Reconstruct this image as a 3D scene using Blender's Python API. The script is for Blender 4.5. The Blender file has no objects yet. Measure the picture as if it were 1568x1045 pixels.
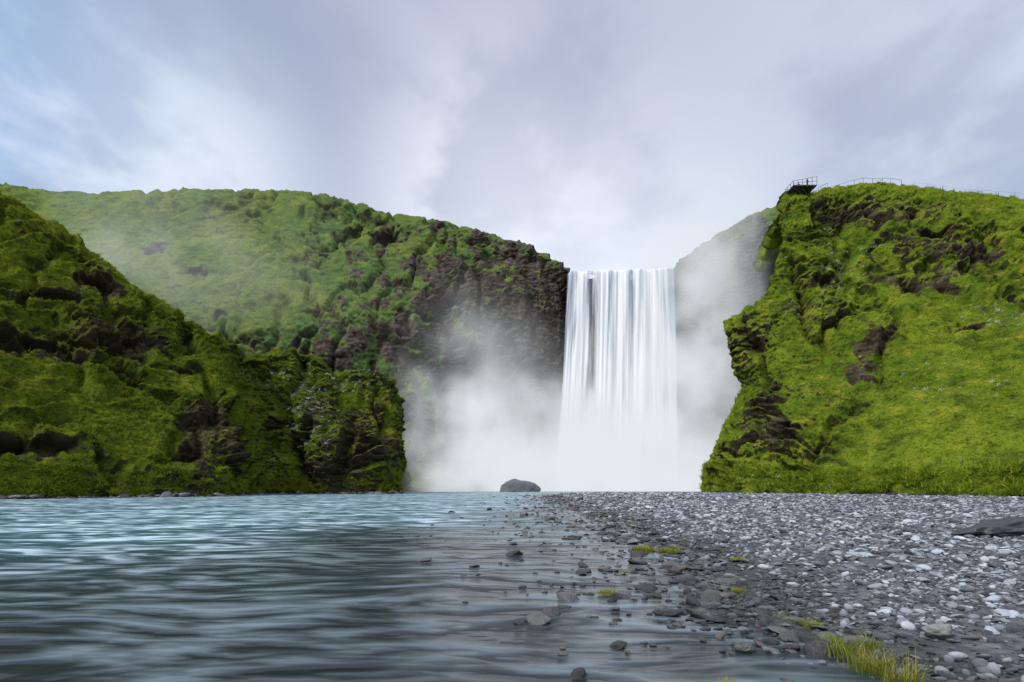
import bpy, math, random, time
import numpy as np
from mathutils import Vector, Matrix
T0=time.time()
random.seed(3); RNG=np.random.default_rng(7)
S=bpy.context.scene
H=1.3; F=871.0; U0=784.0; V0=745.0
def P(u,v,d): return ((u-U0)/F*d, d, H+(V0-v)/F*d)
def G(u,d,z=-0.6): return ((u-U0)/F*d, d, z)
# ---------------- noise
_perm=RNG.permutation(256).astype(np.int32); _perm=np.concatenate([_perm,_perm,_perm])
_g=RNG.normal(size=(256,3)); _g/=np.linalg.norm(_g,axis=1)[:,None]; _g=_g.astype(np.float32)
def pnoise(p):
    p=np.asarray(p,dtype=np.float32); i=np.floor(p).astype(np.int32); f=p-i; i&=255
    w=f*f*f*(f*(f*6-15)+10); r=0
    for dx in (0,1):
        wx=w[:,0] if dx else 1-w[:,0]
        for dy in (0,1):
            wy=w[:,1] if dy else 1-w[:,1]
            for dz in (0,1):
                wz=w[:,2] if dz else 1-w[:,2]
                h=_perm[_perm[_perm[(i[:,0]+dx)&255]+((i[:,1]+dy)&255)]+((i[:,2]+dz)&255)]
                g=_g[h]
                r=r+wx*wy*wz*(g[:,0]*(f[:,0]-dx)+g[:,1]*(f[:,1]-dy)+g[:,2]*(f[:,2]-dz))
    return r*1.5
def fbm(p,s=1.0,o=4,gain=.5,off=0.0):
    p=np.asarray(p,dtype=np.float32)*s+off; a=1; t=0
    for k in range(o):
        t=t+a*pnoise(p); p=p*2.03+17.3; a*=gain
    return t
def sstep(a,b,x):
    t=np.clip((x-a)/(b-a),0,1); return t*t*(3-2*t)
# ---------------- mesh helpers
def mesh_np(name,V,Fc,n=4,smooth=True):
    me=bpy.data.meshes.new(name); V=np.asarray(V,dtype=np.float32); Fc=np.asarray(Fc,dtype=np.int32)
    me.vertices.add(len(V)); me.vertices.foreach_set('co',V.ravel())
    me.loops.add(Fc.size); me.loops.foreach_set('vertex_index',Fc.ravel())
    me.polygons.add(len(Fc)); me.polygons.foreach_set('loop_start',np.arange(0,Fc.size,n,dtype=np.int32))
    me.polygons.foreach_set('use_smooth',np.full(len(Fc),smooth))
    me.update(calc_edges=True)
    return me
def obj(name,me,mat=None,parent=None,link=True):
    o=bpy.data.objects.new(name,me)
    if mat: me.materials.append(mat)
    if link: S.collection.objects.link(o)
    if parent: o.parent=parent
    return o
def grid_faces(nr,nc):
    i=np.arange(nr*nc).reshape(nr,nc)
    return np.stack([i[:-1,:-1],i[:-1,1:],i[1:,1:],i[1:,:-1]],-1).reshape(-1,4)
def cr(a,n):
    m=a.shape[0]; t=np.linspace(0,m-1,n); i=np.clip(np.floor(t).astype(int),0,m-2); f=(t-i).reshape((-1,)+(1,)*(a.ndim-1))
    p0=a[np.clip(i-1,0,m-1)];p1=a[i];p2=a[i+1];p3=a[np.clip(i+2,0,m-1)]
    return 0.5*((2*p1)+(-p0+p2)*f+(2*p0-5*p1+4*p2-p3)*f*f+(-p0+3*p1-3*p2+p3)*f**3)
def addattr(me,name,arr):
    at=me.attributes.new(name,'FLOAT','POINT'); at.data.foreach_set('value',np.asarray(arr,dtype=np.float32).ravel())
def normals(X):
    du=np.gradient(X,axis=1); dv=np.gradient(X,axis=0)
    n=np.cross(du,dv); n/=np.linalg.norm(n,axis=-1)[...,None]+1e-9
    return n
# ---------------- node helpers
def newmat(name):
    m=bpy.data.materials.new(name); m.use_nodes=True; m.node_tree.nodes.clear(); return m,m.node_tree
class NT:
    def __init__(s,t): s.t=t
    def n(s,ty,**k):
        x=s.t.nodes.new(ty)
        for a,b in k.items(): setattr(x,a,b)
        return x
    def l(s,a,b): s.t.links.new(a,b)
    def setin(s,sock,v):
        if isinstance(v,bpy.types.NodeSocket): s.l(v,sock)
        elif v is not None: sock.default_value=v
    def math(s,op,a,b=None,c=None,clamp=False):
        x=s.n('ShaderNodeMath',operation=op,use_clamp=clamp)
        s.setin(x.inputs[0],a)
        if b is not None: s.setin(x.inputs[1],b)
        if c is not None: s.setin(x.inputs[2],c)
        return x.outputs[0]
    def vmath(s,op,a,b=None):
        x=s.n('ShaderNodeVectorMath',operation=op); s.setin(x.inputs[0],a)
        if b is not None: s.setin(x.inputs[1],b)
        return x
    def noise(s,vec,scale=1,detail=4,rough=.5,dist=0):
        x=s.n('ShaderNodeTexNoise'); s.l(vec,x.inputs['Vector']); x.inputs['Scale'].default_value=scale
        x.inputs['Detail'].default_value=detail; x.inputs['Roughness'].default_value=rough; x.inputs['Distortion'].default_value=dist
        return x.outputs['Fac']
    def mix(s,f,a,b,blend='MIX'):
        x=s.n('ShaderNodeMix',data_type='RGBA',blend_type=blend)
        s.setin(x.inputs[0],f); s.setin(x.inputs[6],a); s.setin(x.inputs[7],b); return x.outputs[2]
    def ss(s,x,a,b,o0=0.0,o1=1.0):
        m=s.n('ShaderNodeMapRange',interpolation_type='SMOOTHSTEP'); s.setin(m.inputs[0],x)
        m.inputs[1].default_value=a;m.inputs[2].default_value=b;m.inputs[3].default_value=o0;m.inputs[4].default_value=o1
        return m.outputs[0]
    def mapping(s,vec,sc):
        return s.vmath('MULTIPLY',vec,sc).outputs[0]
    def bump(s,h,strength,dist):
        b=s.n('ShaderNodeBump'); s.l(h,b.inputs['Height']); b.inputs['Strength'].default_value=strength; b.inputs['Distance'].default_value=dist
        return b.outputs[0]
def c4(r,g,b): return (r,g,b,1.0)

def grass_color(N,pos,pal):
    big=N.noise(pos,.07,3,.6); mid=N.noise(N.mapping(pos,(1,1,1.6)),.30,5,.68); fine=N.noise(N.mapping(pos,(1,1,2.2)),2.2,3,.75)
    c=N.mix(N.ss(big,.38,.62),pal[0],pal[1])
    c=N.mix(N.ss(mid,.5,.68,0,.85),c,pal[2])
    c=N.mix(N.ss(mid,.50,.34,0,.8),c,pal[3])
    c=N.mix(N.ss(fine,.50,.34,0,.7),c,pal[3]); c=N.mix(N.ss(fine,.56,.70,0,.55),c,pal[2])
    return c
PAL_B=[c4(.105,.160,.016),c4(.165,.215,.018),c4(.29,.285,.036),c4(.032,.050,.010)]
PAL_D=[c4(.155,.245,.022),c4(.255,.330,.028),c4(.42,.42,.045),c4(.048,.082,.014)]
PAL_A=[c4(.145,.240,.070),c4(.21,.285,.065),c4(.30,.34,.08),c4(.070,.112,.042)]  # far palette: bluish distance haze mixed into the grass colours
def hill_mat(name,pal,rockc,vst=1.0):
    m,t=newmat(name); N=NT(t)
    pos=N.n('ShaderNodeNewGeometry').outputs['Position']
    g=grass_color(N,pos,pal)
    strat=N.noise(N.mapping(pos,(.5,.5,2.0)),.8,5,.7)
    rk=N.mix(N.ss(strat,.35,.55),rockc[0],rockc[1])
    rk=N.mix(N.ss(strat,.54,.66,0,.85),rk,rockc[2])
    a=N.n('ShaderNodeAttribute',attribute_name='rock').outputs['Fac']
    fac=N.math('ADD',a,N.math('MULTIPLY',N.math('SUBTRACT',N.noise(N.mapping(pos,(1,1,vst)),1.0,5,.75),.5),1.7))
    col=N.mix(N.ss(fac,.40,.60),g,rk)
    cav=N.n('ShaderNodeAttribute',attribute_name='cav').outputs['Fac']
    col=N.mix(N.ss(cav,0,.75,0,.9),col,c4(.026,.024,.011))  # dirt colour that also paints shade into hollows, creases and undercuts
    b=N.n('ShaderNodeBsdfDiffuse'); N.l(col,b.inputs[0])
    N.l(N.bump(N.noise(pos,1.6,5,.85),1.0,.8),b.inputs['Normal'])
    o=N.n('ShaderNodeOutputMaterial'); N.l(b.outputs[0],o.inputs[0]); return m

# ---------------- hills
def pr(X):
    d=np.maximum(X[...,1],1); return U0+X[...,0]/d*F, V0-(X[...,2]-H)/d*F
def build_hill(name,cols,nr,nc,seed,mat,terr=1.0,big=1.0,gul_a=1.0,lump=1.0,dents=(),steepr=(-.25,.2),rocks=(),period=3.2,smooth=()):
    C=np.array(cols,dtype=np.float64).transpose(1,0,2)
    X=cr(C,nr); X=cr(X.transpose(1,0,2),nc).transpose(1,0,2)
    base=X.copy(); n=normals(X)
    p=X.reshape(-1,3)
    lv=np.repeat(np.linspace(0,C.shape[0]-1,nr)[:,None],nc,1); vis=(lv<C.shape[0]-2)
    U,V=pr(base)
    def at(u,v): return p[np.argmin(np.where(vis,(U-u)**2+(V-v)**2,1e9))]
    calm=np.ones(len(p))
    for (u,v,r,s) in smooth:
        rr=np.sqrt(((p-at(u,v))**2).sum(1))/r; calm*=1-s*(1-sstep(.5,1.1,rr))
    disp=big*1.9*fbm(p,.045,4,.5,seed)*(.4+.6*calm)
    gul=np.abs(fbm(p*np.array([1,1,.25]),.09,3,.5,seed+5)); disp-=gul_a*2.2*(1-sstep(0,.25,gul))*calm
    cav=np.zeros(len(p)); rk=np.zeros(len(p))
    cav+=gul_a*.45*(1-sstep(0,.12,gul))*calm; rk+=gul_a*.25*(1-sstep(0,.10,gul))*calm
    nz0=n[...,2].ravel(); flat=sstep(-.1,.35,nz0)
    q=p[:,2]/period+2.2*fbm(p,.05,3,.5,seed+9)
    f=q-np.floor(q); tm=sstep(.0,.30,fbm(p,.06,3,.6,seed+21))*calm*(.35+.65*flat)
    saw=np.where(f<.75,(f/.75)**1.6,1-sstep(.75,1,f))
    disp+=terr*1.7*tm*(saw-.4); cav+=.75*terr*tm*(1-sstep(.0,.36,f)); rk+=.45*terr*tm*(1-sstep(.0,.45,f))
    q2=p[:,2]/(period*.36)+1.3*fbm(p,.16,3,.5,seed+31); f2=q2-np.floor(q2); tm2=sstep(-.1,.35,fbm(p,.15,3,.5,seed+41))
    saw2=np.where(f2<.8,(f2/.8)**1.5,1-(f2-.8)/.2)
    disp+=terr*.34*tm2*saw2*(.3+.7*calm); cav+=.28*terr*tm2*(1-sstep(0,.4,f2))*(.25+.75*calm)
    lm=np.abs(fbm(p*np.array([1,1,1.4]),.16,4,.6,seed+66)); lmask=sstep(-.1,.3,fbm(p,.05,2,.5,seed+77))*calm
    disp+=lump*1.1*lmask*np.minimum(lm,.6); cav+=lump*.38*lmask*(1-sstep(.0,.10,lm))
    disp+=.22*fbm(p,.9,4,.7,seed+50)+.12*(1-2*np.abs(fbm(p,.45,3,.55,seed+60)))
    warp=np.stack([fbm(p,.35,3,.6,seed+71),fbm(p,.35,3,.6,seed+72),fbm(p,.35,3,.6,seed+73)],1)
    for (u,v,r,dep,ax) in dents:
        c=at(u,v); dd=(p-c+warp*r*.7)*np.array([1/ax,1/ax,1.0])
        rr=np.sqrt((dd**2).sum(1))/r
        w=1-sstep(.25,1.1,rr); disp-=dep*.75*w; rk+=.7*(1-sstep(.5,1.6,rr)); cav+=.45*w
        dd2=(p-c-np.array([0,0,r])+warp*r*.7)*np.array([1/ax/1.3,1/ax/1.3,2.0]); disp+=.4*dep*(1-sstep(.3,1.2,np.sqrt((dd2**2).sum(1))/r))
    for (u,v,r,ax,s) in rocks:
        rr=np.sqrt((((p-at(u,v))*np.array([1/ax,1/ax,1.0]))**2).sum(1))/r+.7*fbm(p,.2,4,.6,seed+80)
        rk+=s*(1-sstep(.5,1.2,rr))
    rw=np.clip(rk,0,1)
    disp+=rw*(.75*fbm(p*np.array([1,1,.5]),.33,5,.6,seed+90)+.3*np.abs(fbm(p,.8,3,.6,seed+95)))
    ap=sstep(0,.8,lv.ravel())
    X=(p+n.reshape(-1,3)*(disp*(.35+.65*ap))[:,None]).reshape(nr,nc,3)
    n2=normals(X); nz=n2[...,2].ravel()
    steep=1-sstep(steepr[0],steepr[1],nz)
    rk=rk*.8+steep*.45+.12*fbm(p,.3,3,.5,seed+99)
    # eroded earth just above the waterline
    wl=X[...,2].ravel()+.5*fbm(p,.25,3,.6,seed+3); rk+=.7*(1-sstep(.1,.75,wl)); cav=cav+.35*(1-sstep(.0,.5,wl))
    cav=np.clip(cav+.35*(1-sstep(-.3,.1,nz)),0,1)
    me=mesh_np(name,X.reshape(-1,3),grid_faces(nr,nc))
    addattr(me,'rock',rk); addattr(me,'cav',cav)
    obj(name,me,mat)
    return X,n2,(rk+.45*cav).reshape(nr,nc),lv

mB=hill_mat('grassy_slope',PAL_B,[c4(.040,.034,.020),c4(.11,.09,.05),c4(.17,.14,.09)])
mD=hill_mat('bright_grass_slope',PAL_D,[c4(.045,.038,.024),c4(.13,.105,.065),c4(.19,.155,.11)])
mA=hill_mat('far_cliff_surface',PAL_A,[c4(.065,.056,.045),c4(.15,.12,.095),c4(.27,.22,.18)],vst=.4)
def col_lin(u0,d0,u1,v1,d1,L,pv=1.0,pd=1.0,back=(18,36),drop=(1.5,8)):
    out=[G(u0,d0)]; vb=757
    for k in range(1,L+1):
        t=k/L; tv=t**pv; td=t**pd
        out.append(P(u0+(u1-u0)*t, vb+(v1-vb)*tv, d0+(d1-d0)*td))
    x,y,z=out[-1]
    for b,dr in zip(back,drop): out.append((x*(1+b/ y*.6),y+b,z-dr))
    return out
colsB=[]
for (u0,d0,u1,v1,d1,pv,pd) in [
 (-900,34,-700,60,75,.95,1),(-500,44,-420,118,80,.95,1),(-200,50,-160,220,83,.95,1),(-90,54,-75,262,85,.95,1),(0,57,0,299,86,.93,1),(70,60,50,328,87,.93,1),
 (135,63,105,358,88,.92,1),(195,66,150,397,89,.9,1),(250,69,195,433,90,.9,1),(300,72,250,472,92,.85,1.1),(340,75,300,500,93,.8,1.2),(366,78,338,522,95,.78,1.3),(385,88,372,552,98,.9,1.2),
 (420,93,400,552,100,.9,1),(455,92,430,542,101,.85,1.1),(490,92,462,538,102,.8,1.2),(520,94,490,552,102,.75,1.3),(545,95,512,576,103,.7,1.5),(570,96,545,570,104,.62,1.8),(590,97,570,572,104,.55,2),(603,99,590,584,105,.5,2),(613,102,602,614,106,.5,2),
 (612,107,600,627,110,.5,1.5),(600,116,585,650,120,.5,1),(570,128,560,680,130,.6,1)]:
    colsB.append(col_lin(u0,d0,u1,v1,d1,8,pv,pd,(14,34),(2 if u0<300 else 5,9 if u0<300 else 16)))
def colA(u0,d0,pts,back=25):
    out=[G(u0,d0)]+[P(q[0],q[1],q[2]) for q in pts]; x,y,z=out[-1]
    out.append((x*(1+back*.4/y),y+back,z-1.5)); out.append((x*1.4,y+90,z-6)); return out
colsA=[
 colA(-700,80,[(-680,640,90),(-650,540,105),(-620,440,125),(-600,350,145),(-580,280,160),(-560,235,175)]),
 colA(-300,95,[(-290,640,104),(-280,560,116),(-270,480,130),(-260,400,145),(-250,330,162),(-245,268,178)]),
 colA(-60,105,[(-55,640,113),(-45,570,122),(-35,490,134),(-25,410,148),(-15,345,163),(-10,281,180)]),
 colA(110,112,[(110,640,118),(110,580,126),(105,500,136),(100,420,149),(98,355,164),(95,293,180)]),
 colA(230,118,[(228,650,122),(225,585,129),(222,515,138),(218,430,150),(215,360,164),(212,297,178)]),
 colA(330,123,[(328,655,126),(325,590,132),(325,520,138),(325,440,150),(325,365,163),(325,296,176)]),
 colA(420,128,[(418,660,130),(418,590,134),(420,520,139),(425,440,150),(428,365,162),(430,294,173)]),
 colA(500,132,[(498,665,133),(500,590,136),(505,500,140),(508,430,150),(512,365,160),(515,301,170)]),
 colA(565,136,[(565,668,137),(565,585,139),(568,490,142),(572,425,150),(575,375,158),(580,321,167)]),
 colA(625,141,[(628,670,141),(632,580,143),(637,480,146),(640,420,152),(643,378,158),(648,333,165)]),
 colA(690,146,[(692,670,146),(697,575,147),(702,470,150),(706,415,154),(710,385,159),(716,347,164)]),
 colA(755,150,[(757,665,150),(762,570,151),(768,465,153),(772,415,155),(776,395,159),(780,368,163)]),
 colA(815,153,[(815,665,153),(818,570,154),(823,480,155),(828,435,157),(832,414,159),(835,391,162)]),
 colA(850,157,[(850,660,157),(853,570,157),(858,490,157),(863,450,158),(867,430,159),(870,414,161)]),
 colA(880,163,[(880,660,162),(882,570,161),(884,490,161),(886,450,161),(888,436,161),(890,428,162)]),
 colA(950,165,[(950,660,164),(950,570,163),(950,490,162),(950,450,162),(950,440,162),(950,434,163)]),
 colA(1020,164,[(1020,660,163),(1020,570,162),(1020,490,162),(1020,450,161),(1020,438,161),(1020,430,162)]),
 colA(1048,157,[(1046,660,157),(1044,570,157),(1042,490,157),(1042,450,158),(1042,425,159),(1043,400,161)]),
 colA(1085,152,[(1083,660,152),(1080,570,152),(1078,490,153),(1078,440,154),(1080,405,156),(1082,370,159)]),
 colA(1135,148,[(1133,660,148),(1130,570,148),(1130,490,149),(1130,430,150),(1132,375,152),(1135,337,155)]),
 colA(1190,144,[(1190,660,144),(1190,570,144),(1190,490,145),(1190,420,146),(1190,362,148),(1192,314,151)]),
 colA(1270,140,[(1270,660,140),(1270,570,140),(1270,490,141),(1270,420,142),(1270,350,144),(1270,312,147)]),
 colA(1400,136,[(1400,660,136),(1400,570,136),(1400,490,137),(1400,420,138),(1400,360,140),(1400,325,143)]),
]
nose=[(1082,703),(1108,652),(1142,592),(1119,545),(1117,492),(1162,470),(1190,432),(1201,374),(1197,336),(1207,307)]
def colD(dbase,us,vs,ds,back=(20,45)):
    out=[G(dbase[0],dbase[1],-.4)]+[P(u,v,d) for u,v,d in zip(us,vs,ds)]
    x,y,z=out[-1]; out.append((x*(1+back[0]*.5/y),y+back[0],z-1)); out.append((x*(1+back[1]*.5/y),y+back[1],z-4)); return out
def lin(a,b,n=10,p=1.0): return [a+(b-a)*((k+1)/n)**p for k in range(n)]
colsD=[]
nu=[a for a,b in nose]; nv=[b for a,b in nose]
colsD.append(colD((1130,150),[u+60 for u in nu],nv,[146]*10))
colsD.append(colD((1088,128),[u+14 for u in nu],[v+4 for v in nv],[126]*10))
colsD.append(colD((1074,113),nu,nv,[112,112,112,112,112,112,113,114,115,116]))
colsD.append(colD((1095,107),[1105,1128,1155,1140,1138,1178,1203,1215,1212,1222],[705,655,596,545,488,464,427,370,332,302],[107,107,107,107,107,109,110,112,113,116]))
colsD.append(colD((1140,99),[1145,1165,1182,1180,1182,1212,1235,1245,1245,1248],[708,660,602,545,488,455,415,364,326,294],[100,102,103,104,105,107,109,111,113,117]))
colsD.append(colD((1210,90),[1212,1225,1235,1240,1245,1262,1275,1282,1285,1290],[712,665,608,548,490,450,408,360,322,288],[92,94,97,100,102,105,108,111,114,118]))
colsD.append(colD((1290,81),lin(1290,1335,10),[714,668,612,552,494,450,405,360,320,284],lin(81,119,10)))
colsD.append(colD((1380,73),lin(1378,1385,10),[714,668,612,552,494,450,408,364,324,286],lin(73,119,10)))
colsD.append(colD((1480,66),lin(1475,1445,10),[714,668,614,556,500,454,414,372,334,295],lin(66,118,10)))
colsD.append(colD((1580,59),lin(1575,1520,10),[712,670,620,565,510,464,422,380,342,303],lin(59,116,10)))
colsD.append(colD((1720,52),lin(1710,1620,10),[710,670,622,568,515,470,428,388,350,314],lin(52,112,10)))
colsD.append(colD((1950,45),lin(1940,1800,10),[710,668,618,560,505,455,412,370,335,312],lin(45,106,10)))
colsD.append(colD((2400,36),lin(2380,2150,10),[700,650,595,535,480,430,385,342,305,290],lin(36,95,10)))

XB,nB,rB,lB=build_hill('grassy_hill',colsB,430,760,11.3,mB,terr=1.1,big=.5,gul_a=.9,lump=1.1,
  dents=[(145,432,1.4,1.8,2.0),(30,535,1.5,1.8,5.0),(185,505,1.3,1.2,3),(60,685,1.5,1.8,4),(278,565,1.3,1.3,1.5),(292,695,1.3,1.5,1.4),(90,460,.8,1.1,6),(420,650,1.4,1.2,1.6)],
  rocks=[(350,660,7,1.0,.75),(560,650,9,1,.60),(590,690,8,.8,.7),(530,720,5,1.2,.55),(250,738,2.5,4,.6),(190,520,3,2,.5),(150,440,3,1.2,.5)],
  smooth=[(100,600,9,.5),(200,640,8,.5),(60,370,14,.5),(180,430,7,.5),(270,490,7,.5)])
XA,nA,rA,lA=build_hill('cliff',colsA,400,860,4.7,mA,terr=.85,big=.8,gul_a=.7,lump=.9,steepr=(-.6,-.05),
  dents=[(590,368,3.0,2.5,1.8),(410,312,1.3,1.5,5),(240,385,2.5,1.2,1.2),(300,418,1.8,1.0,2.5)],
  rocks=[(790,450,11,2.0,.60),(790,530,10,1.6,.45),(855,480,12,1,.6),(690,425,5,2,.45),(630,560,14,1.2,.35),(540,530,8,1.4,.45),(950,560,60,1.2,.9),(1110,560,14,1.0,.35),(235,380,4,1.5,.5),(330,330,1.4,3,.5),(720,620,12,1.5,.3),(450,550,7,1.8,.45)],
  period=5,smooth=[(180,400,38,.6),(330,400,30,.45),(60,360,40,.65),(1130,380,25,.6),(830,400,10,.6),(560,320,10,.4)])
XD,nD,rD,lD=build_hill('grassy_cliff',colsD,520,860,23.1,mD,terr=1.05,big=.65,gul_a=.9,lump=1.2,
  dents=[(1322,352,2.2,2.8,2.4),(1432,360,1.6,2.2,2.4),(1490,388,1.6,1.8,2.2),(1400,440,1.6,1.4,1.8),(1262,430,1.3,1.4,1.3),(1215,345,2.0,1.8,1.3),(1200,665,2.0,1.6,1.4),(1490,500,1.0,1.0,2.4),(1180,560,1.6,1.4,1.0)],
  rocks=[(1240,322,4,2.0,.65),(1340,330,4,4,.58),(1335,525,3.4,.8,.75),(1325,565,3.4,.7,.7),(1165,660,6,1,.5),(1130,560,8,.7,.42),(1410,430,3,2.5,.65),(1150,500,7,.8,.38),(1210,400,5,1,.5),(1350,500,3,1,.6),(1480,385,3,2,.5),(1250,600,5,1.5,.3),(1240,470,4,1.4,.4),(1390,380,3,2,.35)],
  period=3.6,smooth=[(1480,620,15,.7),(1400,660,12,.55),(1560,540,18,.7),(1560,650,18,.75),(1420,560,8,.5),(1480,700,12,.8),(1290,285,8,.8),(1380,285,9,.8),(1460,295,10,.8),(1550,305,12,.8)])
print('hills',time.time()-T0)

# ---------------- instancing
def inst_group(coll):
    g=bpy.data.node_groups.new('scatter_'+coll.name,'GeometryNodeTree')
    g.interface.new_socket('Geometry',in_out='INPUT',socket_type='NodeSocketGeometry'); g.interface.new_socket('Geometry',in_out='OUTPUT',socket_type='NodeSocketGeometry')
    i=g.nodes.new('NodeGroupInput');o=g.nodes.new('NodeGroupOutput')
    ci=g.nodes.new('GeometryNodeCollectionInfo'); ci.inputs[0].default_value=coll; ci.inputs['Separate Children'].default_value=True; ci.inputs['Reset Children'].default_value=True
    ip=g.nodes.new('GeometryNodeInstanceOnPoints'); ip.inputs['Pick Instance'].default_value=True
    g.links.new(i.outputs[0],ip.inputs['Points']); g.links.new(ci.outputs[0],ip.inputs['Instance'])
    for nm,ty,so in (('idx','INT','Instance Index'),('rot','FLOAT_VECTOR','Rotation'),('scl','FLOAT_VECTOR','Scale')):
        a=g.nodes.new('GeometryNodeInputNamedAttribute'); a.data_type=ty; a.inputs[0].default_value=nm
        g.links.new(a.outputs[0],ip.inputs[so])
    g.links.new(ip.outputs[0],o.inputs[0]); return g
def scatter(name,coll,pts,rot,scl,nvar):
    me=bpy.data.meshes.new(name); me.vertices.add(len(pts)); me.vertices.foreach_set('co',np.asarray(pts,dtype=np.float32).ravel())
    a=me.attributes.new('idx','INT','POINT'); a.data.foreach_set('value',RNG.integers(0,nvar,len(pts)).astype(np.int32))
    a=me.attributes.new('rot','FLOAT_VECTOR','POINT'); a.data.foreach_set('vector',np.asarray(rot,dtype=np.float32).ravel())
    a=me.attributes.new('scl','FLOAT_VECTOR','POINT'); a.data.foreach_set('vector',np.asarray(scl,dtype=np.float32).ravel())
    me.update(); o=obj(name,me); md=o.modifiers.new('scatter','NODES'); md.node_group=inst_group(coll); return o
def tuft_mesh(name,nb,h,spread,w,seed,mat):
    r=np.random.default_rng(seed); V=[];Fs=[]
    for b in range(nb):
        a=r.uniform(0,6.283); rad=spread*r.uniform(0,1)**.7; bx,by=rad*math.cos(a),rad*math.sin(a)
        a2=a+r.normal(0,.9); hh=h*r.uniform(.35,1.1); lean=hh*r.uniform(.15,1.1); ww=w*r.uniform(.6,1.2)
        px,py=-math.sin(a2)*ww,math.cos(a2)*ww; k=len(V)
        for t,ws in ((0,1),(.5,.8),(1,.08)):
            cx=bx+math.cos(a2)*lean*t*t; cy=by+math.sin(a2)*lean*t*t; cz=hh*(t-.25*t*t*(lean/hh))-.05*h
            V+= [(cx-px*ws,cy-py*ws,cz),(cx+px*ws,cy+py*ws,cz)]
        Fs+=[(k,k+1,k+3,k+2),(k+2,k+3,k+5,k+4)]
    me=mesh_np(name,V,Fs); me.materials.append(mat); return me
def grass_mat(name,pal,rf=.45):
    m,t=newmat(name); N=NT(t); pos=N.n('ShaderNodeNewGeometry').outputs['Position']
    mid=N.noise(pos,.38,2,.7); rnd=N.n('ShaderNodeObjectInfo').outputs['Random']
    c=N.mix(N.ss(mid,.42,.6),pal[0],pal[1]); c=N.mix(N.math('MULTIPLY',rnd,rf),c,pal[2])
    b=N.n('ShaderNodeBsdfDiffuse'); N.l(c,b.inputs[0]); tr=N.n('ShaderNodeBsdfTranslucent'); N.l(c,tr.inputs[0])
    mx=N.n('ShaderNodeMixShader'); mx.inputs[0].default_value=.3; N.l(b.outputs[0],mx.inputs[1]); N.l(tr.outputs[0],mx.inputs[2])
    o=N.n('ShaderNodeOutputMaterial'); N.l(mx.outputs[0],o.inputs[0]); return m
def tuft_coll(nm,mat,h=.45,w=.035,sp=.28,nb=12):
    c=bpy.data.collections.new(nm)
    for k in range(5): c.objects.link(bpy.data.objects.new(nm+'_tuft',tuft_mesh(nm,nb,h,sp,w,k+40,mat)))
    return c
br=lambda pal,k:[c4(*(min(1,x*k) for x in q[:3])) for q in pal]
cB=tuft_coll('hill_grass_b',grass_mat('grass_b',br(PAL_B,1.1))); cD=tuft_coll('hill_grass_d',grass_mat('grass_d',br(PAL_D,1.05)))
def hill_tufts(name,coll,X,n,rk,lv,cnt,minlv,maxlv,smin,smax,zs=.8):
    nr,nc=rk.shape; area=np.linalg.norm(np.cross(np.gradient(X,axis=1),np.gradient(X,axis=0)),axis=-1)
    d=np.maximum(X[...,1],10); U=U0+X[...,0]/d*F
    w=area/d**1.0*(rk<.36)*(lv<maxlv)*(lv>=minlv)*(U>-120)*(U<1720)*sstep(-.1,.5,n[...,2]); w=w.ravel()/w.sum()
    k=RNG.choice(len(w),cnt,p=w); r,c=np.unravel_index(k,rk.shape)
    p=X[r,c]+RNG.normal(0,.06,(cnt,3))*np.array([1,1,.2]); nn=n[r,c]
    keep=p[:,2]>.15; p=p[keep]; nn=nn[keep]; m=len(p)
    rot=np.stack([-nn[:,1]*.6+RNG.normal(0,.12,m),nn[:,0]*.6+RNG.normal(0,.12,m),RNG.uniform(0,6.28,m)],1)
    cl=.45+1.0*sstep(-.3,.5,fbm(p,.5,2,.5,3.3)); s=RNG.uniform(smin,smax,m)*cl
    return scatter(name,coll,p,rot,np.stack([s*1.3,s*1.3,s*zs],1),5)
hill_tufts('hillside_grass',cB,XB,nB,rB,lB,16000,0,8.3,.4,.9)
hill_tufts('hillside_grass',cD,XD,nD,rD,lD,18000,0,10.3,.4,.9)
hill_tufts('bank_grass',cB,XB,nB,rB-.25,lB,4500,0,.7,.7,1.5,1.0)
hill_tufts('bank_grass',cD,XD,nD,rD-.25,lD,6500,0,.9,.7,1.7,1.0)
# wildflowers
mf,t=newmat('white_petals'); N=NT(t); b=N.n('ShaderNodeBsdfDiffuse'); b.inputs[0].default_value=c4(.62,.66,.58); o=N.n('ShaderNodeOutputMaterial'); N.l(b.outputs[0],o.inputs[0])
fc=bpy.data.collections.new('flowers')
V=[];Fs=[]
for q in range(7):
    a=q*2.4; r=.11*math.sqrt(q); cx,cy,cz=r*math.cos(a),r*math.sin(a),.38+.05*math.sin(q*3)
    k=len(V); V+=[(cx+.04*math.cos(j*1.2566),cy+.04*math.sin(j*1.2566),cz+(.015 if j%2 else 0)) for j in range(5)]; V.append((cx,cy,cz-.02)); Fs+=[(k+j,k+(j+1)%5,k+5) for j in range(5)]
fm=mesh_np('flower_head',V,Fs,3); fm.materials.append(mf); fc.objects.link(bpy.data.objects.new('flower_head',fm))
def flowers(X,n,lv,spots,cnt,mx):
    U,Vv=pr(X); w=np.zeros(U.shape)
    for (u,v,su,sv,a) in spots: w+=a*np.exp(-((U-u)/su)**2-((Vv-v)/sv)**2)
    w*=(lv<mx)*(n[...,2]>.15); w=w.ravel()/w.sum(); k=RNG.choice(len(w),cnt,p=w); p=X.reshape(-1,3)[k]; nn=n.reshape(-1,3)[k]
    s=RNG.uniform(.6,1.5,cnt)
    scatter('wildflowers',fc,p+nn*.1,np.stack([-nn[:,1]*.9+RNG.normal(0,.3,cnt),nn[:,0]*.9,RNG.uniform(0,6,cnt)],1),np.stack([s,s,s],1),1)
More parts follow.
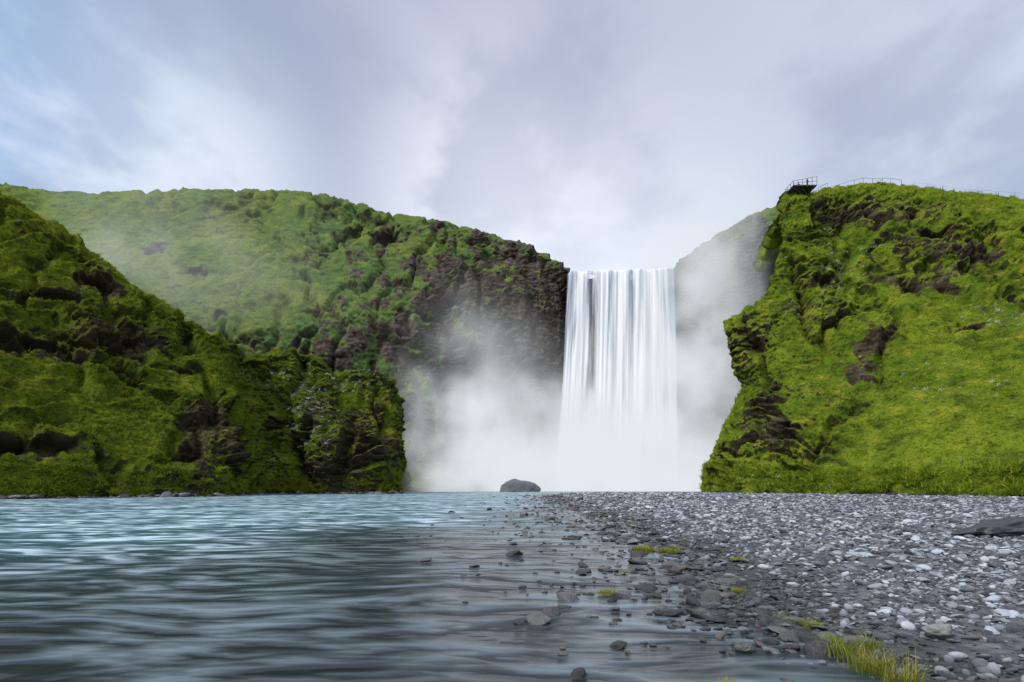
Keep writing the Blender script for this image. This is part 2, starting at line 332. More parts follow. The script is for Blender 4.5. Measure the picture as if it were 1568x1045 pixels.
flowers(XB,nB,lB,[(440,585,35,18,1),(470,630,30,30,.7),(545,585,35,14,.7),(490,680,20,20,.6),(420,700,20,15,.3)],600,8.5)
flowers(XD,nD,lD,[(1530,490,40,16,1),(1290,420,60,40,.35),(1450,600,90,30,.3),(1180,730,60,15,.4)],500,10)

# ---------------- ground
SH=np.array([(-40,3.0),(0,2.2),(3.77,2.36),(4.7,2.57),(5.5,2.45),(7.3,2.65),(10.8,3.4),(15,3.6),(20.6,4.15),(40,4.9),(70,6.2),(94,7.1),(106,11),(114,22),(122,45),(135,70),(400,300)])
def shore(y): return np.interp(y,SH[:,0],SH[:,1])
def gz(x,y):
    p=np.stack([x,y,np.zeros_like(x)],1)
    wob=(.28+.02*np.clip(y,0,60))*fbm(p,.7,3,.5,2.0)*sstep(0,5,y)
    sd=x-shore(y)+wob
    z=np.clip(.045*sd,-.55,.13)+.03*fbm(p,.35,3,.5,9)*sstep(-1,2,sd)+.012*fbm(p,2.2,2,.5,19)
    return z,sd
ys=np.concatenate([[-2500,-600,-100,-30],np.linspace(-8,2,30),np.geomspace(2.05,170,520),[250,450,1000,3000]])
xs=np.concatenate([[-3000,-900,-300],np.linspace(-120,-6,60),np.linspace(-5.8,12,380),np.geomspace(12.1,160,220),[300,900,3000]])
XX,YY=np.meshgrid(xs,ys); z,sd=gz(XX.ravel(),YY.ravel())
me=mesh_np('ground',np.stack([XX.ravel(),YY.ravel(),z],1),grid_faces(len(ys),len(xs))); addattr(me,'wet',1-sstep(0,.06,z))
m,t=newmat('gravel_ground'); N=NT(t); pos=N.n('ShaderNodeNewGeometry').outputs['Position']
vo=N.n('ShaderNodeTexVoronoi'); N.l(pos,vo.inputs['Vector']); vo.inputs['Scale'].default_value=13
vo2=N.n('ShaderNodeTexVoronoi'); N.l(pos,vo2.inputs['Vector']); vo2.inputs['Scale'].default_value=4.5
sp=N.n('ShaderNodeSeparateColor'); N.l(vo.outputs['Color'],sp.inputs[0]); sp2=N.n('ShaderNodeSeparateColor'); N.l(vo2.outputs['Color'],sp2.inputs[0])
v=N.math('ADD',N.math('MULTIPLY',sp.outputs[0],.6),N.math('MULTIPLY',sp2.outputs[0],.4))
c=N.mix(v,c4(.012,.013,.015),c4(.14,.145,.15)); bn=N.noise(pos,.25,4,.6); c=N.mix(N.ss(bn,.5,.7,0,.6),c,c4(.095,.08,.062))
wet=N.n('ShaderNodeAttribute',attribute_name='wet').outputs['Fac']; c=N.mix(N.math('MULTIPLY',wet,.85),c,c4(.015,.013,.011))
b=N.n('ShaderNodeBsdfPrincipled'); N.l(c,b.inputs['Base Color']); b.inputs['Roughness'].default_value=.75
N.l(N.bump(N.math('SUBTRACT',1,N.math('ADD',vo.outputs['Distance'],vo2.outputs['Distance'])),.9,.06),b.inputs['Normal'])
o=N.n('ShaderNodeOutputMaterial'); N.l(b.outputs[0],o.inputs[0]); obj('ground',me,m)

# ---------------- stones
import bmesh
def stone_mesh(name,sub,seed,mat,flat=.6,rough=.25,cuts=7):
    bm=bmesh.new(); bmesh.ops.create_icosphere(bm,subdivisions=sub,radius=1)
    V=np.array([v.co[:] for v in bm.verts]); r=np.random.default_rng(seed)
    for k in range(cuts):
        nrm=r.normal(size=3); nrm/=np.linalg.norm(nrm); h=r.uniform(.55,.85); dd=V@nrm-h; V=V-np.outer(np.maximum(dd,0),nrm)*.92
    V*=(1+rough*fbm(V,1.1,4,.5,seed*3.1))[:,None]; V*=np.array([1,r.uniform(.6,.95),flat*r.uniform(.6,1.25)])
    for v,c in zip(bm.verts,V): v.co=c
    me=bpy.data.meshes.new(name); bm.to_mesh(me); bm.free()
    for p in me.polygons: p.use_smooth=True
    me.materials.append(mat); return me
def stone_mat(name,dark,light,rgh=.7,inst=True,pw=1.6,wetline=False):
    m,t=newmat(name); N=NT(t); tc=N.n('ShaderNodeTexCoord').outputs['Object']; pos=N.n('ShaderNodeNewGeometry').outputs['Position']
    rnd=N.n('ShaderNodeObjectInfo').outputs['Random']
    f=N.math('POWER',rnd,pw) if inst else .35
    c=N.mix(f,dark,light); nn=N.noise(pos,14,3,.7); c=N.mix(N.ss(nn,.4,.7,0,.4),c,c4(*(x*.35 for x in light[:3])))
    b=N.n('ShaderNodeBsdfPrincipled'); b.inputs['Roughness'].default_value=rgh
    if inst:
        r2=N.math('FRACT',N.math('MULTIPLY',rnd,37.7)); c=N.mix(N.ss(r2,.85,.97,0,.4),c,c4(.18,.14,.10),'MIX')
    if wetline:
        sx=N.n('ShaderNodeSeparateXYZ'); N.l(pos,sx.inputs[0]); wt=N.ss(sx.outputs[2],.09,.03)
        c=N.mix(N.math('MULTIPLY',wt,.8),c,N.mix(f,c4(.010,.010,.010),c4(.11,.105,.10))); N.l(N.ss(wt,0,1,rgh,.2),b.inputs['Roughness'])
    N.l(c,b.inputs['Base Color'])
    N.l(N.bump(N.noise(tc,5,3,.7),.5,.12),b.inputs['Normal'])
    o=N.n('ShaderNodeOutputMaterial'); N.l(b.outputs[0],o.inputs[0]); return m
mp=stone_mat('pebble_stone',c4(.030,.036,.042),c4(.58,.63,.68),.42,pw=2.0,wetline=True)
pc=bpy.data.collections.new('pebbles')
for k in range(10): pc.objects.link(bpy.data.objects.new('pebble',stone_mesh('pebble',2,k+1,mp,.5,.18,7)))
pts=[];sc=[]
for (y0,y1,den,r0,xw) in [(2.2,8,260,.025,9),(8,18,72,.038,20),(18,40,22,.057,40),(40,112,4.2,.092,75)]:
    n_=int((y1-y0)*(xw+2)*den); x=RNG.uniform(-1.5,xw,n_)+0; y=RNG.uniform(y0,y1,n_)
    x=x+shore(y); z,sd=gz(x,y)
    pr_=np.where(sd>0,1,np.exp(sd/.5)*.5); pr_*=np.where(fbm(np.stack([x,y,0*x],1),.5,3,.5,5)<-.35,.45,1)
    vis=(x<y*1.0+1.5)&(RNG.uniform(size=n_)<pr_); x,y,z=x[vis],y[vis],z[vis]
    s=r0*np.exp(RNG.normal(0,.5,len(x))); s=np.minimum(s,r0*3.2); z=np.maximum(z,-.02)
    pts.append(np.stack([x,y,z+s*.12],1)); sc.append(s)
pts=np.concatenate(pts); s=np.concatenate(sc); n_=len(pts)
scatter('gravel',pc,pts,np.stack([RNG.normal(0,.3,n_),RNG.normal(0,.3,n_),RNG.uniform(0,6.28,n_)],1),np.stack([s*1.15,s*1.15,s],1),10)
mw=stone_mat('wet_stone',c4(.012,.012,.012),c4(.14,.135,.13),.3)
wc=bpy.data.collections.new('wet_stones')
for k in range(6): wc.objects.link(bpy.data.objects.new('wet_stone',stone_mesh('wet_stone',3,k+31,mw,.5,.25,8)))
n_=2000; y=np.exp(RNG.uniform(math.log(4.4),math.log(80),n_)); x=shore(y)+.2-RNG.exponential(1,n_)*np.clip(.30+.11*(y-4),.3,1.6)
s=.022*np.exp(RNG.exponential(.45,n_))*(1+y/26); s=np.minimum(s,.11*(1+y/40)); scatter('shallow_stones',wc,np.stack([x,y,s*.12],1),np.stack([RNG.normal(0,.2,n_),RNG.normal(0,.2,n_),RNG.uniform(0,6.28,n_)],1),np.stack([s*1.3,s*1.3,s*.9],1),6)
# stones fallen along the foot of both hills
def foot(X,cnt,zl,lo,hi):
    nr,nc,_=X.shape; k=np.argmax(X[:,:,2]>zl,axis=0); c=RNG.integers(0,nc,cnt); q=X[k[c],c]; q=q[(np.abs(q[:,0])<q[:,1]*1.15)]; m=len(q)
    out=np.stack([-q[:,0],-q[:,1]],1); out/=np.linalg.norm(out,axis=1)[:,None]; off=RNG.exponential(.5,m); s=lo*np.exp(RNG.exponential(.55,m)); s=np.minimum(s,hi)
    p=np.stack([q[:,0]+out[:,0]*off,q[:,1]+out[:,1]*off,zl+s*.1],1)
    scatter('bank_stones',wc,p,np.stack([RNG.normal(0,.3,m),RNG.normal(0,.3,m),RNG.uniform(0,6.28,m)],1),np.stack([s*1.3,s*1.3,s],1),6)
foot(XB,900,.02,.14,.75); foot(XD,500,.12,.12,.5)
ms=stone_mat('river_rock_stone',c4(.012,.012,.012),c4(.09,.085,.08),.4,False)
def ground_pt(u,v,zs=0.0):
    d=(H-zs)*F/(v-V0); return (u-U0)/F*d,d
for k,(u,v,wpx,hr) in enumerate([(786,850,44,.36),(787,834,14,.4),(880,826,28,.5),(950,826,24,.25),(860,911,17,.7),(889,1034,30,.6),(1005,915,24,.4),(1053,908,16,.6),(1106,938,24,.35),(878,895,14,.5),(945,951,18,.5),(1073,914,14,.6),(922,870,16,.35),(691,785,14,.4),(1062,883,12,.7),(912,946,10,.4),(985,850,18,.4),(1170,928,24,.5),(861,930,26,.15),(1125,846,30,.5),(1080,846,20,.5),(1150,765,16,.5),(1120,875,18,.4)]):
    x,y=ground_pt(u,v); r=wpx/2/F*y
    o=obj('river_rock',stone_mesh('river_rock',4,k+60,ms,1,.3,9)); o.location=(x,y,r*hr*.15); o.scale=(r,r,r*hr); o.rotation_euler=(0,0,random.uniform(0,6))
o=obj('river_rock',stone_mesh('river_rock',4,90,stone_mat('pale_rock_stone',c4(.2,.2,.19),c4(.36,.36,.34),.7,False),1,.2,9)); x,y=ground_pt(1440,968,.1); o.location=(x,y,.12); o.scale=(.13,.1,.06)
mb=stone_mat('boulder_stone',c4(.07,.08,.09),c4(.19,.20,.215),.9,False)
o=obj('boulder',stone_mesh('boulder',5,74,mb,.75,.18,5)); x,y=P(797,748,134)[:2]; o.location=(x,134,.3); o.scale=(4.7,3.4,4.4); o.rotation_euler=(0,.10,.2)
o=obj('rock_slab',stone_mesh('rock_slab',5,78,ms,.6,.4,12)); x,y=ground_pt(1532,820,.12); o.location=(x,y,.22); o.scale=(1.25,.65,.62); o.rotation_euler=(0,-.08,.2)

# ---------------- foreground grass tufts
mt=grass_mat('yellow_grass',[c4(.17,.22,.018),c4(.28,.29,.025),c4(.48,.42,.09),c4(.08,.12,.01)],.3)
mt2=grass_mat('dry_grass',[c4(.38,.33,.12),c4(.30,.30,.06),c4(.45,.40,.18),c4(.08,.12,.01)],.3)
def clump(u,v,wpx,h,nb,seed,zz=.03,w=.006,mat=None):
    x,y=ground_pt(u,v,zz); r=wpx/2/F*y
    me=tuft_mesh('grass_clump',nb,h,r,w,seed,mat or mt); o=obj('grass_clump',me); o.location=(x,y,zz-.01); return o
clump(985,843,32,.13,260,1,w=.01); clump(1025,845,34,.11,220,2,w=.01); clump(930,908,32,.07,160,3,w=.005); clump(956,876,14,.05,50,4,w=.005)
clump(1215,952,34,.06,340,5,w=.004); clump(1245,958,32,.06,300,15,w=.004); clump(1130,904,22,.05,100,6,w=.004)
clump(1295,1000,56,.16,190,7,w=.003); clump(1335,1025,64,.18,200,17,w=.003); clump(1330,990,40,.12,120,18,w=.003); clump(1385,1050,60,.22,140,8,w=.003); clump(1130,858,22,.08,120,9,w=.008)
clump(1310,1012,90,.20,70,21,w=.0022,mat=mt2); clump(1370,1035,70,.24,50,22,w=.0022,mat=mt2)
clump(1115,1048,30,.05,50,10,w=.004); clump(1275,985,34,.12,90,11,w=.003); clump(1045,828,16,.08,60,12,w=.01); clump(970,805,14,.1,60,13,w=.012)

# ---------------- river water
ys=np.concatenate([[-60,-10],np.geomspace(1.5,175,560)]); xs=np.concatenate([np.linspace(-160,-20,120),np.linspace(-19.8,14,380),np.linspace(14.5,90,80)])
XX,YY=np.meshgrid(xs,ys); p=np.stack([XX.ravel(),YY.ravel(),0*XX.ravel()],1)
sd=shore(p[:,1])-p[:,0]; amp=sstep(.2,5,sd)*.75+.25
near=1-sstep(25,70,p[:,1])
p[:,2]=amp*.018*fbm(p*np.array([.6,1.1,1]),.5,2,.5,3)*near
me=mesh_np('river_water',p,grid_faces(len(ys),len(xs)))
dn=fbm(p,.12,3,.55,44)
addattr(me,'deep',sstep(0,18,sd*(.45+.05*np.clip(p[:,1],0,40))+7*dn)*(.35+.65*sstep(4,15,p[:,1])))
m,t=newmat('river_water'); N=NT(t); pos=N.n('ShaderNodeNewGeometry').outputs['Position']
dp=N.n('ShaderNodeAttribute',attribute_name='deep').outputs['Fac']
wn=N.n('ShaderNodeTexNoise'); N.l(pos,wn.inputs['Vector']); wn.inputs['Scale'].default_value=.3; wn.inputs['Detail'].default_value=1
wp=N.vmath('ADD',pos,N.vmath('MULTIPLY',N.vmath('SUBTRACT',wn.outputs['Color'],(.5,.5,.5)).outputs[0],(1.6,1.6,0)).outputs[0]).outputs[0]
rot=N.n('ShaderNodeMapping'); N.l(wp,rot.inputs[0]); rot.inputs['Rotation'].default_value=(0,0,.20); rot.inputs['Scale'].default_value=(.55,1.25,1)
rp=rot.outputs[0]
n1=N.noise(rp,.5,3,.5); n2=N.noise(rp,2.0,2,.5); n3=N.noise(pos,.11,3,.55)
st=N.math('ADD',N.math('MULTIPLY',n1,.45),N.math('MULTIPLY',n2,.55))
deepc=N.mix(dp,c4(.018,.022,.026),c4(.020,.080,.095))
foam=N.math('MULTIPLY',N.ss(st,.43,.64),N.ss(N.math('ADD',N.math('MULTIPLY',dp,.70),N.math('MULTIPLY',n3,.9)),.36,1.05,.20,1.0))
col=N.mix(foam,deepc,c4(.48,.62,.68))
b=N.n('ShaderNodeBsdfPrincipled'); N.l(col,b.inputs['Base Color']); b.inputs['IOR'].default_value=1.33
N.l(N.math('ADD',N.ss(foam,0,1,.24,.42),N.math('MULTIPLY',dp,.12)),b.inputs['Roughness'])
hh=N.math('ADD',N.math('MULTIPLY',n2,.6),N.math('MULTIPLY',n1,1.6))
N.l(N.bump(hh,1.0,.20),b.inputs['Normal'])
o=N.n('ShaderNodeOutputMaterial'); N.l(b.outputs[0],o.inputs[0]); obj('river',me,m)

# ---------------- waterfall
nz_,nx_=150,520
def fall(name,uL,uR,uLb,uRb,dt,db,ztop,seed,amp,dens):
    a=np.linspace(0,1,nx_); T=np.linspace(0,1,nz_)
    xl=(uL-U0)/F*dt; xr=(uR-U0)/F*dt; xlb=(uLb-U0)/F*db; xrb=(uRb-U0)/F*db
    A=np.tile(a,nz_); TT=np.repeat(T,nx_)
    lipn=.8*fbm(np.stack([A*9,0*A,0*A+seed],1),1,3)+1.6*A
    wide=TT**1.1
    x=(xl*(1-A)+xr*A)*(1-wide)+(xlb*(1-A)+xrb*A)*wide
    y=np.where(TT<.06,dt+5*(1-TT/.06),dt+(db-dt)*((np.maximum(TT,.06)-.06)/.94)**.6)
    z=np.where(TT<.06,ztop+.4*(1-TT/.06),ztop-(ztop+.5)*((TT-.06)/.94))
    z=z+lipn*np.exp(-TT*8)-1.0*(1-sstep(0,.04,np.minimum(A,1-A)))*np.exp(-TT*8)
    st=np.stack([A*12+.35*np.sin(TT*3+A*9),TT*1.0,0*A+seed],1); st2=np.stack([A*40,TT*1.6,0*A+seed],1)
    y=y-amp*(pnoise(st)+.4*pnoise(st2))*sstep(.02,.12,TT)
    me=mesh_np(name,np.stack([x,y,z],1),grid_faces(nz_,nx_))
    addattr(me,'dens',dens(A,TT)); addattr(me,'acr',A); addattr(me,'dwn',TT)
    return me
m,t=newmat('falling_water'); N=NT(t)
ac=N.n('ShaderNodeAttribute',attribute_name='acr').outputs['Fac']; dw=N.n('ShaderNodeAttribute',attribute_name='dwn').outputs['Fac']; de=N.n('ShaderNodeAttribute',attribute_name='dens').outputs['Fac']
cb=N.n('ShaderNodeCombineXYZ'); N.l(N.math('MULTIPLY',ac,11),cb.inputs[0]); N.l(N.math('MULTIPLY',dw,.9),cb.inputs[1])
s1=N.noise(cb.outputs[0],1.0,2,.5,.15); s2=N.noise(cb.outputs[0],4.5,4,.65,.15)
st=N.math('ADD',N.math('MULTIPLY',s1,.65),N.math('MULTIPLY',s2,.35))
al=N.math('ADD',de,N.math('MULTIPLY',N.math('SUBTRACT',st,.5),2.2)); al=N.ss(al,.0,.85)
col=N.mix(N.ss(N.math('ADD',st,N.math('MULTIPLY',dw,.14)),.38,.56),c4(.36,.44,.54),c4(.93,.94,.95))
df=N.n('ShaderNodeBsdfDiffuse'); N.l(col,df.inputs[0]); tl=N.n('ShaderNodeBsdfTranslucent'); N.l(col,tl.inputs[0])
mx=N.n('ShaderNodeMixShader'); mx.inputs[0].default_value=.12; N.l(df.outputs[0],mx.inputs[1]); N.l(tl.outputs[0],mx.inputs[2])
tp=N.n('ShaderNodeBsdfTransparent'); m2=N.n('ShaderNodeMixShader'); N.l(al,m2.inputs[0]); N.l(tp.outputs[0],m2.inputs[1]); N.l(mx.outputs[0],m2.inputs[2])
o=N.n('ShaderNodeOutputMaterial'); N.l(m2.outputs[0],o.inputs[0])
def dens(A,T):
    d=.95+.0*A
    c=.225+.05*T+.01*np.sin(T*5); d-=.66*np.exp(-((A-c)/(.03+.03*T))**2)*(1-sstep(.5,.72,T))
    for c_,w_,s_ in ((.33,.012,.3),(.62,.014,.3),(.47,.008,.2),(.80,.02,.25),(.10,.012,.3)): d-=s_*np.exp(-((A-c_)/w_)**2)*(1-sstep(.2,.6,T))
    d+=.5*sstep(.6,.9,T); e=np.minimum(A,1-A); d-=.9*(1-sstep(0,.03,e)); return d
obj('waterfall',fall('waterfall',868,1034,850,1040,156,151,(V0-416)/F*156+H,1.5,1.0,dens),m)

# ---------------- mist volume
def mist(name,lo,hi,blobs,nscale,rad,colr,step,warp=(20,8,22)):
    me=bpy.data.meshes.new(name); bm=bmesh.new(); bmesh.ops.create_cube(bm,size=1)
    for v in bm.verts: v.co=Vector([(lo[i]+hi[i])/2+v.co[i]*(hi[i]-lo[i]) for i in range(3)])
    bm.to_mesh(me); bm.free()
    m,t=newmat(name); N=NT(t); pos=N.n('ShaderNodeNewGeometry').outputs['Position']
    wn=N.n('ShaderNodeTexNoise'); N.l(pos,wn.inputs['Vector']); wn.inputs['Scale'].default_value=nscale; wn.inputs['Detail'].default_value=2; wn.inputs['Roughness'].default_value=.55
    wv=N.vmath('SUBTRACT',wn.outputs['Color'],(.5,.5,.5)).outputs[0]; wp=N.vmath('ADD',pos,N.vmath('MULTIPLY',wv,warp).outputs[0]).outputs[0]
    tot=None
    for (c,r,a) in blobs:
        d=N.vmath('MULTIPLY',N.vmath('SUBTRACT',wp,c).outputs[0],tuple(1/q for q in r)).outputs[0]
        l2=N.vmath('DOT_PRODUCT',d,d).outputs['Value']; g=N.math('MULTIPLY',N.math('EXPONENT',N.math('MULTIPLY',l2,-1.0)),a)
        tot=g if tot is None else N.math('ADD',tot,g)
    tot=N.math('MULTIPLY',tot,N.ss(wn.outputs['Fac'],.3,.7,.35,1.6))
    tot=N.math('MAXIMUM',N.math('SUBTRACT',tot,.0008),0.0)
    va=N.n('ShaderNodeVolumeAbsorption'); va.inputs['Color'].default_value=c4(0,0,0); N.l(tot,va.inputs['Density'])
    e=N.n('ShaderNodeEmission'); e.inputs[0].default_value=colr; N.l(N.math('MULTIPLY',tot,rad),e.inputs[1])  # mist emits its own light, standing in for light scattered inside it
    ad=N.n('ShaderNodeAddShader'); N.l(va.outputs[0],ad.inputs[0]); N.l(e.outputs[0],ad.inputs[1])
    o=N.n('ShaderNodeOutputMaterial'); N.l(ad.outputs[0],o.inputs['Volume'])
    try: m.cycles.volume_step_rate=step
    except Exception as ex: print('step',ex)
    return obj(name,me,m)
W=P
mist('waterfall_mist',(-110,128,-.2),(64,155,86),[
  (W(925,738,147),(25,8,14),.38),(W(810,700,146),(21,8,12),.12),(W(735,635,144),(12,8,17),.11),(W(690,718,143),(12,8,12),.075),(W(1065,620,147),(11,7,30),.12),(W(1110,490,147),(12,7,27),.07),(W(1150,380,147),(9,6,14),.022),(W(960,650,147),(16,7,14),.05),
  (W(60,380,140),(45,10,22),.012),(W(330,440,140),(40,10,20),.004)],.075,.87,c4(.90,.955,1.0),1.4,(22,8,26))

# ---------------- viewing platform, fence, people
mm,t=newmat('weathered_metal'); N=NT(t); pos=N.n('ShaderNodeNewGeometry').outputs['Position']; c=N.mix(N.noise(pos,3,4,.6),c4(.03,.03,.03),c4(.10,.09,.08)); b=N.n('ShaderNodeBsdfPrincipled'); N.l(c,b.inputs['Base Color']); b.inputs['Roughness'].default_value=.6; o=N.n('ShaderNodeOutputMaterial'); N.l(b.outputs[0],o.inputs[0])
def bars(name,segs,parent=None,mat=mm):
    bm=bmesh.new()
    for a,b_,w in segs:
        a=Vector(a);b_=Vector(b_);d=b_-a; r=bmesh.ops.create_cone(bm,cap_ends=True,segments=6,radius1=w,radius2=w,depth=d.length)
        q=d.to_track_quat('Z','Y').to_matrix().to_4x4()
        bmesh.ops.transform(bm,matrix=Matrix.Translation((a+b_)/2)@q,verts=r['verts'])
    me=bpy.data.meshes.new(name); bm.to_mesh(me); bm.free(); return obj(name,me,mat,parent)
def box(name,c,s,mat,parent):
    bm=bmesh.new(); bmesh.ops.create_cube(bm,size=1)
    for v in bm.verts: v.co=Vector([c[i]+v.co[i]*s[i] for i in range(3)])
    me=bpy.data.meshes.new(name); bm.to_mesh(me); bm.free(); return obj(name,me,mat,parent)
nrD=XD.shape[0]; r10=int(round(10/12*(nrD-1)))
def rim(u,dd=117.5):
    x=P(u,0,dd)[0]; k=np.argmin(np.abs(XD[r10,:,0]-x)); colv=XD[r10-30:r10+30,k]
    vv=(colv[:,2]-H)/colv[:,1]; j=np.argmax(vv); return colv[j]
plat=bpy.data.objects.new('viewing_platform',None); S.collection.objects.link(plat)
pz=P(1228,291,116)[2]; x0=P(1212,0,115)[0]; x1=P(1248,0,115)[0]
box('deck',((x0+x1)/2,116,pz),(x1-x0,3.6,.2),mm,plat)
segs=[]
for yy in (114.3,117.7):
    for k in range(6): xx=x0+(x1-x0)*k/5; segs.append(((xx,yy,pz),(xx,yy,pz+.9+.9*k/5),.045))
    for hh in (.45,.9): segs.append(((x0,yy,pz+hh),(x1,yy,pz+hh*2),.035))
for k in range(4): segs.append(((x0,114.3+k*1.13,pz),(x0,114.3+k*1.13,pz+.9),.045))
segs.append(((x0,114.3,pz+.9),(x0,117.7,pz+.9),.04))
bars('railing',segs,plat)
bars('support_beams',[((x0+.3,115,pz),(x1-.2,116,pz-2.4),.1),((x0+.3,117,pz),(x1-.2,117,pz-2.4),.1),((x0+2,115,pz),(x1,116,pz-2.2),.08)],plat)
segs=[]; prev=None
for u in np.arange(1250,1400,15):
    q=rim(u); top=(q[0],q[1],q[2]+.95); segs.append(((q[0],q[1],q[2]-.4),top,.035))
    if prev is not None: segs.append((prev,top,.03))
    prev=top
bars('path_fence',segs)
segs=[]; prev=None
for u in np.arange(1405,1640,18):
    q=rim(u); top=(q[0],q[1],q[2]+.7); segs.append(((q[0],q[1],q[2]-.3),top,.03))
    if prev is not None: segs.append((prev,top,.012))
    prev=top
bars('wire_fence',segs)
segs=[]; prev=None; Ug,Vg=pr(XD)
for u in range(1440,1640,17):
    k=np.argmin((Ug-u)**2+(Vg-712)**2+1e6*(lD>9)); q=XD.reshape(-1,3)[k]; top=(q[0],q[1],q[2]+.75); segs.append((tuple(q-np.array([0,0,.2])),top,.03))
    if prev is not None: segs.append((prev,top,.01))
    prev=top
bars('wire_fence',segs)
def person(loc,cl,facing):
    J={'pel':(0,0,.95),'ch':(0,.02,1.30),'nk':(0,.01,1.50),'hd':(0,-.02,1.66),'ht':(0,-.01,1.76),
       'ls':(-.19,.01,1.43),'le':(-.26,.0,1.15),'lw':(-.2,-.2,1.02),'rs':(.19,.01,1.43),'re':(.27,.02,1.15),'rw':(.24,-.12,.95),
       'lh':(-.1,0,.9),'lk':(-.12,-.03,.5),'la':(-.13,.02,.09),'lt':(-.14,-.16,.04),'rh':(.1,0,.9),'rk':(.12,-.01,.5),'ra':(.14,.05,.09),'rt':(.15,-.13,.04)}
    R={'pel':.15,'ch':.17,'nk':.065,'hd':.105,'ht':.08,'ls':.08,'le':.055,'lw':.04,'rs':.08,'re':.055,'rw':.04,'lh':.11,'lk':.075,'la':.05,'lt':.04,'rh':.11,'rk':.075,'ra':.05,'rt':.04}
    E=[('pel','ch'),('ch','nk'),('nk','hd'),('hd','ht'),('ch','ls'),('ls','le'),('le','lw'),('ch','rs'),('rs','re'),('re','rw'),('pel','lh'),('lh','lk'),('lk','la'),('la','lt'),('pel','rh'),('rh','rk'),('rk','ra'),('ra','rt')]
    K=list(J); me=bpy.data.meshes.new('person'); me.from_pydata([J[k] for k in K],[(K.index(a),K.index(b)) for a,b in E],[])
    m,t=newmat('clothed_figure'); N=NT(t); tc=N.n('ShaderNodeTexCoord').outputs['Object']; sx=N.n('ShaderNodeSeparateXYZ'); N.l(tc,sx.inputs[0]); z_=sx.outputs[2]
    c=N.mix(N.ss(z_,.92,.94),c4(.02,.022,.03),cl); c=N.mix(N.ss(z_,1.52,1.53),c,c4(.45,.28,.2)); c=N.mix(N.ss(z_,1.69,1.70),c,c4(.03,.02,.015))
    b=N.n('ShaderNodeBsdfPrincipled'); N.l(c,b.inputs['Base Color']); b.inputs['Roughness'].default_value=.9; o_=N.n('ShaderNodeOutputMaterial'); N.l(b.outputs[0],o_.inputs[0])
    o=obj('person',me,m); o.modifiers.new('skin','SKIN')
    for i,k in enumerate(K): me.skin_vertices[0].data[i].radius=(R[k],R[k]*.85); me.skin_vertices[0].data[i].use_root=(k=='pel')
    o.modifiers.new('sub','SUBSURF').levels=2; o.modifiers['sub'].render_levels=2
    o.location=loc; o.rotation_euler=(0,0,facing); return o
try:
    person((P(1237,0,115)[0],115.2,pz+.11),c4(.05,.06,.10),.3); person((P(1226,0,116)[0],116.8,pz+.11),c4(.25,.04,.03),-.5)
    q=rim(1293); person((q[0],q[1],q[2]-.05),c4(.04,.05,.06),1)
except Exception as ex: print('person err',ex)

# ---------------- light & world
sun=bpy.data.lights.new('sun','SUN'); sun.energy=2.7; sun.angle=math.radians(10); sun.color=(1,.96,.88)
so=bpy.data.objects.new('sun',sun); S.collection.objects.link(so)
sd_=Vector((-.58,-.36,.74)).normalized(); so.rotation_euler=(-sd_).to_track_quat('-Z','Y').to_euler()
w=bpy.data.worlds.new('World'); S.world=w; w.use_nodes=True; t=w.node_tree; t.nodes.clear(); N=NT(t)
sky=N.n('ShaderNodeTexSky',sky_type='NISHITA'); sky.sun_disc=False; sky.sun_elevation=math.asin(sd_.z); sky.sun_rotation=math.atan2(sd_.x,sd_.y)
b1=N.n('ShaderNodeBackground'); N.l(sky.outputs[0],b1.inputs[0]); b1.inputs[1].default_value=.05
g=N.n('ShaderNodeTexCoord').outputs['Generated']; sx=N.n('ShaderNodeSeparateXYZ'); N.l(g,sx.inputs[0]); X_,Y_,Z_=sx.outputs
zz=N.math('MAXIMUM',Z_,0.0); inv=N.math('DIVIDE',1.0,N.math('ADD',zz,.16))
cp=N.vmath('SCALE',g); N.l(inv,cp.inputs['Scale']); cpv=cp.outputs[0]
big=N.noise(N.mapping(cpv,(.9,.8,.2)),1.1,3,.5); det=N.noise(N.mapping(cpv,(1,.8,.3)),2.4,5,.54)
base=N.mix(N.ss(zz,.05,.46),c4(.71,.74,.81),c4(.39,.405,.51))
base=N.mix(N.ss(X_,-.42,-.68),base,c4(.14,.31,.54))
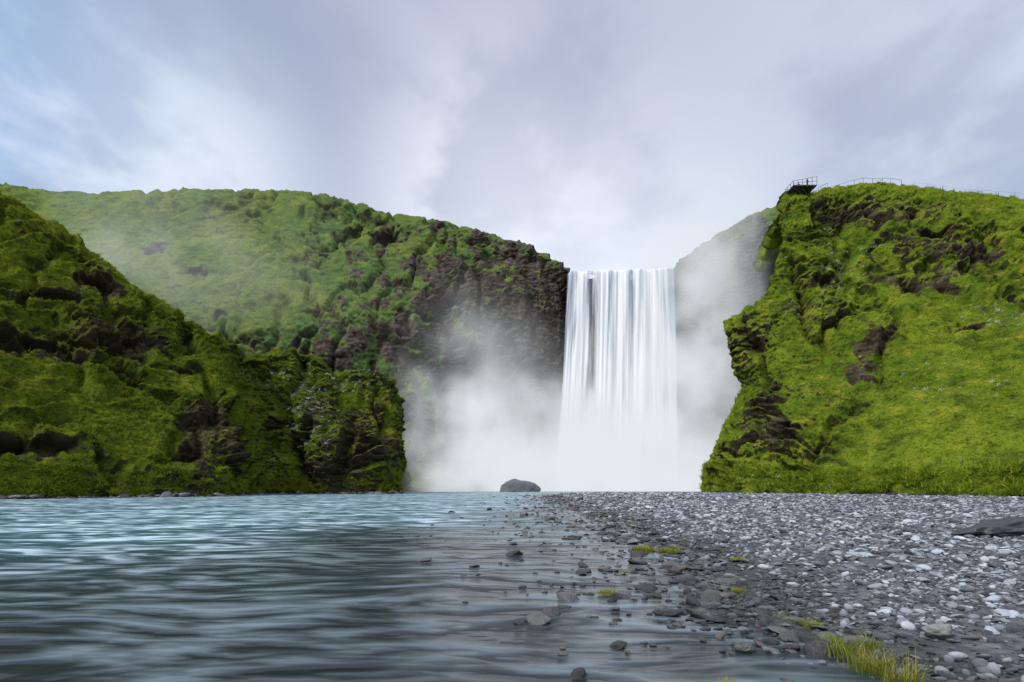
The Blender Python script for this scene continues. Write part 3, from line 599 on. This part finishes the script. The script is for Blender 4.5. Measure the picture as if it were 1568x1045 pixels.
def dirblob(dx,dy,dz,r):
    l=math.sqrt(dx*dx+dy*dy+dz*dz); d=N.vmath('DISTANCE',g,(dx/l,dy/l,dz/l)).outputs['Value']; return N.ss(d,0,r,1,0)
def pix(u,v): return ((u-U0)/F,1.0,(V0-v)/F)
cl=N.math('ADD',N.math('MULTIPLY',big,.5),N.math('MULTIPLY',det,.5))
base=N.mix(N.ss(cl,.46,.60,0,.75),base,c4(.64,.67,.75))
base=N.mix(N.ss(cl,.49,.39,0,.65),base,c4(.29,.315,.42))
for (u,v,r,s,c,lo) in [(330,90,.36,.8,c4(.28,.32,.43),.5),(500,215,.20,.7,c4(.33,.36,.47),.35),(800,60,.45,.55,c4(.49,.47,.58),.4),(1400,250,.35,.5,c4(.50,.53,.63),.4),(30,30,.26,.6,c4(.14,.33,.60),.5),(130,190,.27,.9,c4(.74,.80,.88),.3),(330,270,.22,.85,c4(.79,.83,.91),.4),(740,300,.28,.95,c4(.90,.91,.95),.4),(930,480,.42,.85,c4(.92,.93,.96),.8),(1500,80,.35,.7,c4(.66,.71,.79),.3)]:
    k=N.math('MULTIPLY',dirblob(*pix(u,v),r),N.ss(det,.41,.57,s*lo,s)); base=N.mix(k,base,c)
up=N.ss(zz,.68,1.0,1.0,3.6); b2=N.n('ShaderNodeBackground'); N.l(base,b2.inputs[0]); N.l(N.math('MULTIPLY',up,.92),b2.inputs[1])
ad=N.n('ShaderNodeAddShader'); N.l(b1.outputs[0],ad.inputs[0]); N.l(b2.outputs[0],ad.inputs[1]); o=N.n('ShaderNodeOutputWorld'); N.l(ad.outputs[0],o.inputs[0])

cam=bpy.data.cameras.new('camera'); co=bpy.data.objects.new('camera',cam); S.collection.objects.link(co); S.camera=co
co.location=(0,0,H); co.rotation_euler=(math.radians(90),0,0); cam.sensor_width=36; cam.lens=F/1568*36; cam.shift_y=(V0-522.5)/1568; cam.clip_end=8000
S.view_settings.view_transform='Standard'; S.view_settings.look='None'; S.view_settings.exposure=0
print('done',time.time()-T0)
